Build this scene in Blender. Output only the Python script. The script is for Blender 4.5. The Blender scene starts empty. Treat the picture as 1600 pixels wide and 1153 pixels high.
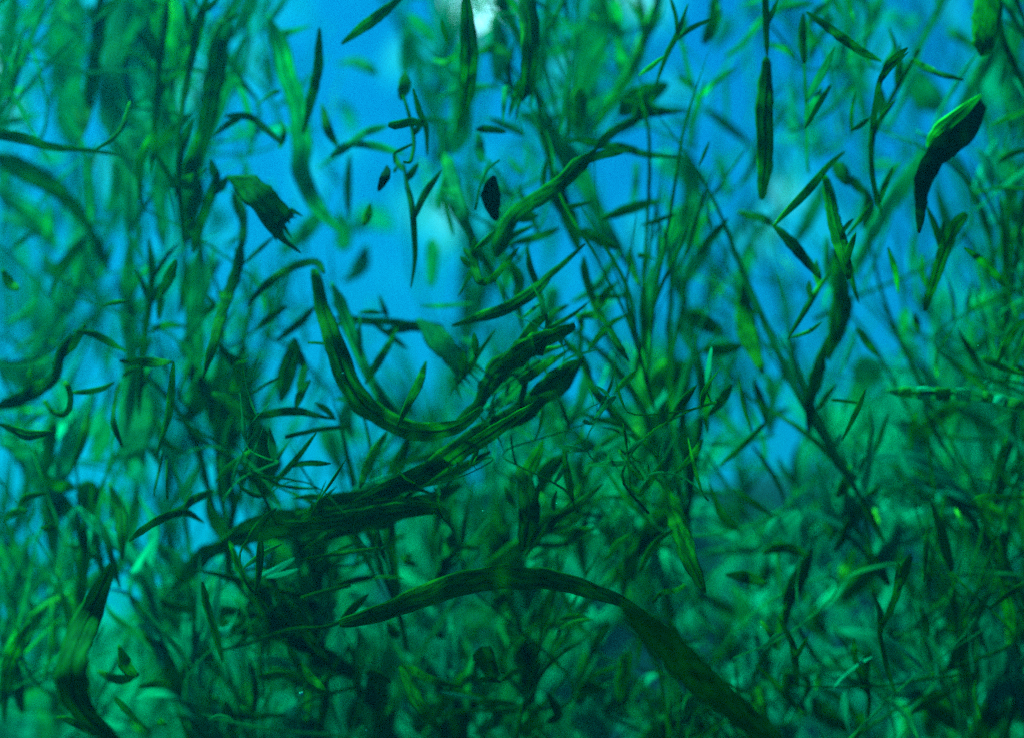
import bpy, bmesh, math, random
from mathutils import Vector, Matrix, noise
C = bpy.context.scene
R = math.radians

# ------------------------------------------------------------------ camera
CAM_Z = 0.75
PITCH = 9.0
cam_d = bpy.data.cameras.new('camera')
cam = bpy.data.objects.new('camera', cam_d)
C.collection.objects.link(cam)
cam.location = (0, 0, CAM_Z)
cam.rotation_euler = (R(90 + PITCH), 0, 0)
cam_d.lens = 50; cam_d.sensor_width = 36
cam_d.clip_start = 0.05; cam_d.clip_end = 500
cam_d.dof.use_dof = True
cam_d.dof.focus_distance = 0.905
cam_d.dof.aperture_fstop = 2.6
cam_d.dof.aperture_blades = 0
C.camera = cam

# ------------------------------------------------------------------ light
SUN_EL, SUN_AZ = 56.0, -62.0          # azimuth: degrees right of the view axis, sun beyond the weeds
wd = bpy.data.worlds.new("World"); C.world = wd; wd.use_nodes = True
nt = wd.node_tree; nt.nodes.clear()
def N(t, **k):
    n = nt.nodes.new(t)
    for a, v in k.items(): setattr(n, a, v)
    return n
L = nt.links.new
out = N('ShaderNodeOutputWorld')
sky = N('ShaderNodeTexSky'); sky.sky_type = 'NISHITA'; sky.sun_disc = False
sky.sun_elevation = R(SUN_EL); sky.sun_rotation = R(SUN_AZ)
tint = N('ShaderNodeMix'); tint.data_type = 'RGBA'; tint.blend_type = 'MULTIPLY'; tint.inputs[0].default_value = 1
tint.inputs[7].default_value = (0.001, .10, .055, 1)       # water over the weeds takes the red out of daylight
L(sky.outputs[0], tint.inputs[6])
bg1 = N('ShaderNodeBackground'); bg1.inputs[1].default_value = 0.10
L(tint.outputs[2], bg1.inputs[0])
# open water glow: blue, with paler patches of surface light mixed in by noise
tc = N('ShaderNodeTexCoord')
mp = N('ShaderNodeMapping'); mp.inputs['Scale'].default_value = (1.0, 1.0, 0.75)
L(tc.outputs['Generated'], mp.inputs[0])
nz = N('ShaderNodeTexNoise'); nz.inputs['Scale'].default_value = 19; nz.inputs['Detail'].default_value = 3; nz.inputs['Roughness'].default_value = .55
L(mp.outputs[0], nz.inputs[0])
sx = N('ShaderNodeSeparateXYZ'); L(tc.outputs['Generated'], sx.inputs[0])
# more pale patches toward the surface
mr = N('ShaderNodeMapRange'); mr.inputs[1].default_value = 0.0; mr.inputs[2].default_value = 0.45; mr.inputs[3].default_value = -0.14; mr.inputs[4].default_value = 0.05
L(sx.outputs[2], mr.inputs[0])
ad = N('ShaderNodeMath', operation='ADD'); L(nz.outputs[0], ad.inputs[0]); L(mr.outputs[0], ad.inputs[1])
rp = N('ShaderNodeValToRGB')
e = rp.color_ramp.elements
e[0].position = 0.30; e[0].color = (0.000, 0.035, 0.52, 1)
e[1].position = 0.50; e[1].color = (0.000, 0.065, 0.64, 1)
for p, c in ((0.57, (0.001, 0.30, 0.70, 1)), (0.65, (0.02, 0.64, 0.78, 1)), (0.77, (0.30, 0.92, 0.92, 1))):
    q = e.new(p); q.color = c
L(ad.outputs[0], rp.inputs[0])
# world glow shaped: full ahead, dimmed behind the camera so near leaves turn less blue
fr = N('ShaderNodeMapRange'); fr.interpolation_type = 'SMOOTHSTEP'; fr.inputs[1].default_value = -.5; fr.inputs[2].default_value = .75; fr.inputs[3].default_value = .035; fr.inputs[4].default_value = 0.16
L(sx.outputs[1], fr.inputs[0])
bg2 = N('ShaderNodeBackground'); L(fr.outputs[0], bg2.inputs[1])
L(rp.outputs[0], bg2.inputs[0])
ads = N('ShaderNodeAddShader'); L(bg1.outputs[0], ads.inputs[0]); L(bg2.outputs[0], ads.inputs[1])
# glare of the surface overhead, one spot
vd = N('ShaderNodeVectorMath', operation='DOT_PRODUCT'); L(tc.outputs['Generated'], vd.inputs[0])
GL = Matrix.Rotation(R(90+PITCH), 3, 'X') @ Vector(((745-800)/1600*.72, (576-5)/1600*.72, -1)).normalized()
vd.inputs[1].default_value = GL
gm = N('ShaderNodeMapRange'); gm.interpolation_type = 'SMOOTHSTEP'
gm.inputs[1].default_value = math.cos(R(1.5)); gm.inputs[2].default_value = math.cos(R(.3)); gm.inputs[4].default_value = .42
L(vd.outputs['Value'], gm.inputs[0])
bg3 = N('ShaderNodeBackground'); bg3.inputs[0].default_value = (.4, .95, .9, 1); L(gm.outputs[0], bg3.inputs[1])
ad3 = N('ShaderNodeAddShader'); L(ads.outputs[0], ad3.inputs[0]); L(bg3.outputs[0], ad3.inputs[1])
L(ad3.outputs[0], out.inputs[0])

sl = bpy.data.lights.new('sun', 'SUN'); sl.energy = 5.0; sl.angle = R(10); sl.color = (0.05, 1.0, 0.60)
so = bpy.data.objects.new('sun', sl); C.collection.objects.link(so)
a, el = R(SUN_AZ), R(SUN_EL)
d = Vector((math.sin(a)*math.cos(el), math.cos(a)*math.cos(el), math.sin(el)))
so.rotation_euler = d.to_track_quat('Z', 'Y').to_euler()

C.view_settings.view_transform = 'Standard'; C.view_settings.look = 'None'
C.view_settings.exposure = 2.43; C.view_settings.gamma = 1.0
C.cycles.use_denoising = False
C.cycles.max_bounces = 8; C.cycles.transparent_max_bounces = 40
C.cycles.transmission_bounces = 4; C.cycles.diffuse_bounces = 3; C.cycles.volume_bounces = 0
C.cycles.sample_clamp_indirect = 4.0
HAZE = 0.033
OPENNESS = 1.15
# ------------------------------------------------------------------ helpers
FX = 36.0/50.0
cm = Matrix.Rotation(R(90+PITCH), 3, 'X')
RT, UP, FW = cm @ Vector((1,0,0)), cm @ Vector((0,1,0)), cm @ Vector((0,0,-1))
def P(px, py, d):
    """a point of the place at distance d from the camera"""
    x = (px-800)/1600*FX*d; y = -(py-576.5)/1600*FX*d
    return Vector((0,0,CAM_Z)) + RT*x + UP*y + FW*d
def PXW(w, d): return w/1600*FX*d

def material(name, base, blotch, vein, trans=0.5, clear=0.0, amount=0.5, scale=14.0, rough=0.6):
    m = bpy.data.materials.new(name); m.use_nodes = True
    t = m.node_tree; t.nodes.clear(); l = t.links.new
    def n(ty, **k):
        q = t.nodes.new(ty)
        for a_, v in k.items(): setattr(q, a_, v)
        return q
    uv = n('ShaderNodeTexCoord'); oi = n('ShaderNodeObjectInfo')
    # lengthwise ribs from the leaf's own uv
    mp1 = n('ShaderNodeMapping'); mp1.inputs['Scale'].default_value = (9, 2.2, 1)
    l(uv.outputs['UV'], mp1.inputs[0])
    adr = n('ShaderNodeVectorMath', operation='ADD'); l(mp1.outputs[0], adr.inputs[0])
    sc = n('ShaderNodeMath', operation='MULTIPLY'); sc.inputs[1].default_value = 37.0; l(oi.outputs['Random'], sc.inputs[0]); l(sc.outputs[0], adr.inputs[1])
    ribs = n('ShaderNodeTexNoise'); ribs.inputs['Scale'].default_value = 1.0; ribs.inputs['Detail'].default_value = 4; l(adr.outputs[0], ribs.inputs[0])
    # patches of pale growth, and caustic sun glints painted in as yellow-green colour
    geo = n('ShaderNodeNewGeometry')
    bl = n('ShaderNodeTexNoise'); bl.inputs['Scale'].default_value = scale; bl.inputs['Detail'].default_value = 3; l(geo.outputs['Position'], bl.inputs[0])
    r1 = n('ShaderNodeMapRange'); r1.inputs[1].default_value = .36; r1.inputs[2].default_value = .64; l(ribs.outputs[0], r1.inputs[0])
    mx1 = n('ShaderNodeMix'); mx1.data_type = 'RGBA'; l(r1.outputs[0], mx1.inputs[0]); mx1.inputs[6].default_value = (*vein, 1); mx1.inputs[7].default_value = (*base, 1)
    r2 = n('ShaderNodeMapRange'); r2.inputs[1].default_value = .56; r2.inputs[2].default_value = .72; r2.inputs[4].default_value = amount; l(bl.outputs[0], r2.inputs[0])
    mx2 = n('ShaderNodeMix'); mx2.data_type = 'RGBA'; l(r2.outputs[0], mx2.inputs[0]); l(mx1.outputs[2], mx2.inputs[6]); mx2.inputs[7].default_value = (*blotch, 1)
    # each leaf its own shade
    hs = n('ShaderNodeHueSaturation'); l(mx2.outputs[2], hs.inputs['Color'])
    rv = n('ShaderNodeMapRange'); rv.inputs[3].default_value = .65; rv.inputs[4].default_value = 1.35; l(oi.outputs['Random'], rv.inputs[0]); l(rv.outputs[0], hs.inputs['Value'])
    col = hs.outputs[0]
    bs = n('ShaderNodeBsdfPrincipled'); l(col, bs.inputs['Base Color']); bs.inputs['Roughness'].default_value = rough
    bs.inputs['Specular IOR Level'].default_value = 0.012
    bmp = n('ShaderNodeBump'); bmp.inputs['Strength'].default_value = .35; bmp.inputs['Distance'].default_value = .002; l(ribs.outputs[0], bmp.inputs['Height']); l(bmp.outputs[0], bs.inputs['Normal'])
    tr = n('ShaderNodeBsdfTranslucent'); l(col, tr.inputs[0])
    ms = n('ShaderNodeMixShader'); ms.inputs[0].default_value = trans; l(bs.outputs[0], ms.inputs[1]); l(tr.outputs[0], ms.inputs[2])
    o = n('ShaderNodeOutputMaterial')
    if clear > 0:
        # water-soaked tissue lets some of the light straight through, most between the ribs
        tp = n('ShaderNodeBsdfTransparent'); tp.inputs[0].default_value = (0.25, 1.0, 0.72, 1)
        cr = n('ShaderNodeMapRange'); cr.inputs[1].default_value = .3; cr.inputs[2].default_value = .7; cr.inputs[3].default_value = clear*.5; cr.inputs[4].default_value = clear*1.4
        l(ribs.outputs[0], cr.inputs[0])
        m2 = n('ShaderNodeMixShader'); l(cr.outputs[0], m2.inputs[0]); l(ms.outputs[0], m2.inputs[1]); l(tp.outputs[0], m2.inputs[2])
        l(m2.outputs[0], o.inputs[0])
    else: l(ms.outputs[0], o.inputs[0])
    return m
MAT = {
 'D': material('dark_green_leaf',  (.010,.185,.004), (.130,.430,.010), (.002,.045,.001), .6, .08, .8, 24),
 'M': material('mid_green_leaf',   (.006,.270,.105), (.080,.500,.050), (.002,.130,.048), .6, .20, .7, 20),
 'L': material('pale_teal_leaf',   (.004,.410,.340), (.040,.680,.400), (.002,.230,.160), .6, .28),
 'Y': material('yellow_green_leaf',(.090,.430,.040), (.550,.900,.060), (.008,.130,.020), .6, .10, .9, 34),  # bright flecks put sunlit glints into the leaf colour
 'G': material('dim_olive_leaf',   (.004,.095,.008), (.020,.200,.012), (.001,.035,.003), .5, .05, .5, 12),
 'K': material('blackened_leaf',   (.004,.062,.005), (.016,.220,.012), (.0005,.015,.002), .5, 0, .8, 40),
}
TW = {}
def catmull(pts, n):
    q = [pts[0]*2-pts[1]] + pts + [pts[-1]*2-pts[-2]]
    res = []
    seg = len(pts)-1
    for i in range(n+1):
        t = i/n*seg; k = min(int(t), seg-1); f = t-k
        a_, b_, c_, d_ = q[k:k+4]
        res.append(0.5*((2*b_)+(c_-a_)*f+(2*a_-5*b_+4*c_-d_)*f*f+(3*b_-a_-3*c_+d_)*f**3))
    return res
PROF = {
 'b': lambda t: (max(0.0, math.sin(math.pi*min(1, t*.94+.03)))**.75),
 'e': lambda t: max(.03, (1-t)**.7) * min(1, .7+t*3),
 's': lambda t: (.88+.12*math.sin(t*5))*min(1, .22+t*7)*min(1, .12+(1-t)*6),
 't': lambda t: .7+.3*math.sin(math.pi*t),
 'f': lambda t: (.8+.2*math.sin(t*3))*min(1, .15+t*3),
 'k': lambda t: (.45+.55*math.sin(math.pi*min(.5, t*2.2)))*max(.02, 1-max(0, t-.35)/.65)**.7,
 'w': lambda t: (max(.0, math.sin(math.pi*(.06+.92*t)))**.55) if t > .0 else .3,
}
def ribbon(bm, pts, widths, rnd, thick=.16, twist=.5, face=None, seed=0, ragged=.08, t0=None):
    """one leaf blade: lens section swept along pts, its flat side turned by a slow twist"""
    uvl = bm.loops.layers.uv.verify()
    face = face or (FW*-1)
    n = len(pts); K = 8
    t0 = rnd.uniform(-.5, .5) if t0 is None else t0; ph = rnd.uniform(0, 6.28)
    rings = []
    L_ = 0
    for i, p in enumerate(pts):
        tg = (pts[min(i+1, n-1)]-pts[max(i-1, 0)])
        if tg.length < 1e-9: tg = Vector((0,0,1))
        tg.normalize()
        s = tg.cross(face)
        if s.length < .05: s = tg.cross(UP)
        s.normalize(); nn = s.cross(tg).normalized()
        t = i/(n-1)
        an = t0*.8 + twist*math.sin(ph+t*3.6)
        u_ = s*math.cos(an)+nn*math.sin(an); v_ = nn*math.cos(an)-s*math.sin(an)
        w = widths[i]/2
        wl = w*(1+ragged*noise.noise(Vector((t*14+seed, seed*1.7, 1.0)))*2)
        wr = w*(1+ragged*noise.noise(Vector((t*14+seed, seed*1.7, 9.0)))*2)
        if i: L_ += (p-pts[i-1]).length
        ring = []
        for k in range(K):
            a_ = 2*math.pi*k/K
            c_, s_ = math.cos(a_), math.sin(a_)
            ww = wl if c_ > 0 else wr
            cup = -.22*(1-abs(c_)**2)*w*.35
            ring.append(bm.verts.new(p + u_*(c_*ww) + v_*(s_*w*thick + cup)))
        rings.append((ring, L_))
    for i in range(n-1):
        (r0, l0), (r1, l1) = rings[i], rings[i+1]
        for k in range(K):
            f = bm.faces.new((r0[k], r0[(k+1)%K], r1[(k+1)%K], r1[k])); f.smooth = True
            us = (k/K*2, (k+1)/K*2)
            us = [x if x <= 1 else 2-x for x in us]
            vv = (l0*30, l1*30)
            for lp, (a_, b_) in zip(f.loops, ((us[0], vv[0]), (us[1], vv[0]), (us[1], vv[1]), (us[0], vv[1]))): lp[uvl].uv = (a_, b_)
    bm.faces.new(list(reversed(rings[0][0]))); bm.faces.new(rings[-1][0])
def link(name, bm, mat, parent=None, loc=None):
    me = bpy.data.meshes.new(name)
    if loc is not None: bmesh.ops.translate(bm, verts=bm.verts, vec=-loc)
    bm.to_mesh(me); bm.free(); me.materials.append(mat)
    o = bpy.data.objects.new(name, me); C.collection.objects.link(o)
    if parent: o.parent = parent
    elif loc is not None: o.location = loc
    return o
def tag(o, label=None, cat=None, group=None, kind=None):
    if label: o['label'] = label
    if cat: o['category'] = cat
    if group: o['group'] = group
    if kind: o['kind'] = kind
    return o

# ------------------------------------------------------------------ water bed and the bank that rises at right
CREST = [(-6,.10),(-2.2,.30),(-1.1,.48),(-.7,.58),(-.41,.68),(-.12,.80),(.23,.92),(.47,.98),(.94,1.02),(2.5,1.15),(6,1.0)]
def bed_z(x, y):
    r = lambda a_, b_, v: max(0, min(1, (v-a_)/(b_-a_)))
    sm = lambda t: t*t*(3-2*t)
    cr = CREST[0][1] if x <= -6 else CREST[-1][1]
    for (x0, z0), (x1, z1) in zip(CREST, CREST[1:]):
        if x0 <= x < x1: cr = z0+(z1-z0)*sm((x-x0)/(x1-x0))
    h = .05*noise.noise(Vector((x*3, y*3, 0)))+.06*noise.noise(Vector((x*.9, y*.9, 4)))
    return cr*sm(r(.9, 2.7, y))*(1-sm(r(3.3, 9.0, y)))*(1-sm(r(6, 20, abs(x)))) + h*(1 if y < 20 else .3)
def build_bed():
    bm = bmesh.new()
    xs = [-120,-60,-30,-15,-9,-6]+[-4+i*.16 for i in range(51)]+[4.3,6,9,15,30,60,120]
    ys = [-60,-20,-6,-2,-.5]+[.1+i*.14 for i in range(45)]+[6.6,7.4,8.5,10,12,15,20,30,50,90,150]
    g = [[bm.verts.new((x, y, bed_z(x, y))) for x in xs] for y in ys]
    for j in range(len(ys)-1):
        for i in range(len(xs)-1):
            bm.faces.new((g[j][i], g[j][i+1], g[j+1][i+1], g[j+1][i])).smooth = True
    m = bpy.data.materials.new('silt'); m.use_nodes = True; t = m.node_tree
    b = t.nodes['Principled BSDF']; b.inputs['Roughness'].default_value = .95; b.inputs['Specular IOR Level'].default_value = .1
    tc_ = t.nodes.new('ShaderNodeTexCoord'); n_ = t.nodes.new('ShaderNodeTexNoise'); n_.inputs['Scale'].default_value = 9; n_.inputs['Detail'].default_value = 8
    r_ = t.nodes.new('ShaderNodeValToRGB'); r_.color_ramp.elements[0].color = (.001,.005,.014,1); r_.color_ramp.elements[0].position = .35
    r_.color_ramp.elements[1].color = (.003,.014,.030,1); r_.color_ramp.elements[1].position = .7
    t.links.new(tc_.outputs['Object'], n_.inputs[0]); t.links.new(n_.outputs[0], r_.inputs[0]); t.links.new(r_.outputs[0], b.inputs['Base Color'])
    bp = t.nodes.new('ShaderNodeBump'); bp.inputs['Distance'].default_value = .02; t.links.new(n_.outputs[0], bp.inputs['Height']); t.links.new(bp.outputs[0], b.inputs['Normal'])
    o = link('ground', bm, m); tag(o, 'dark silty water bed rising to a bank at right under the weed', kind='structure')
build_bed()

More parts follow.
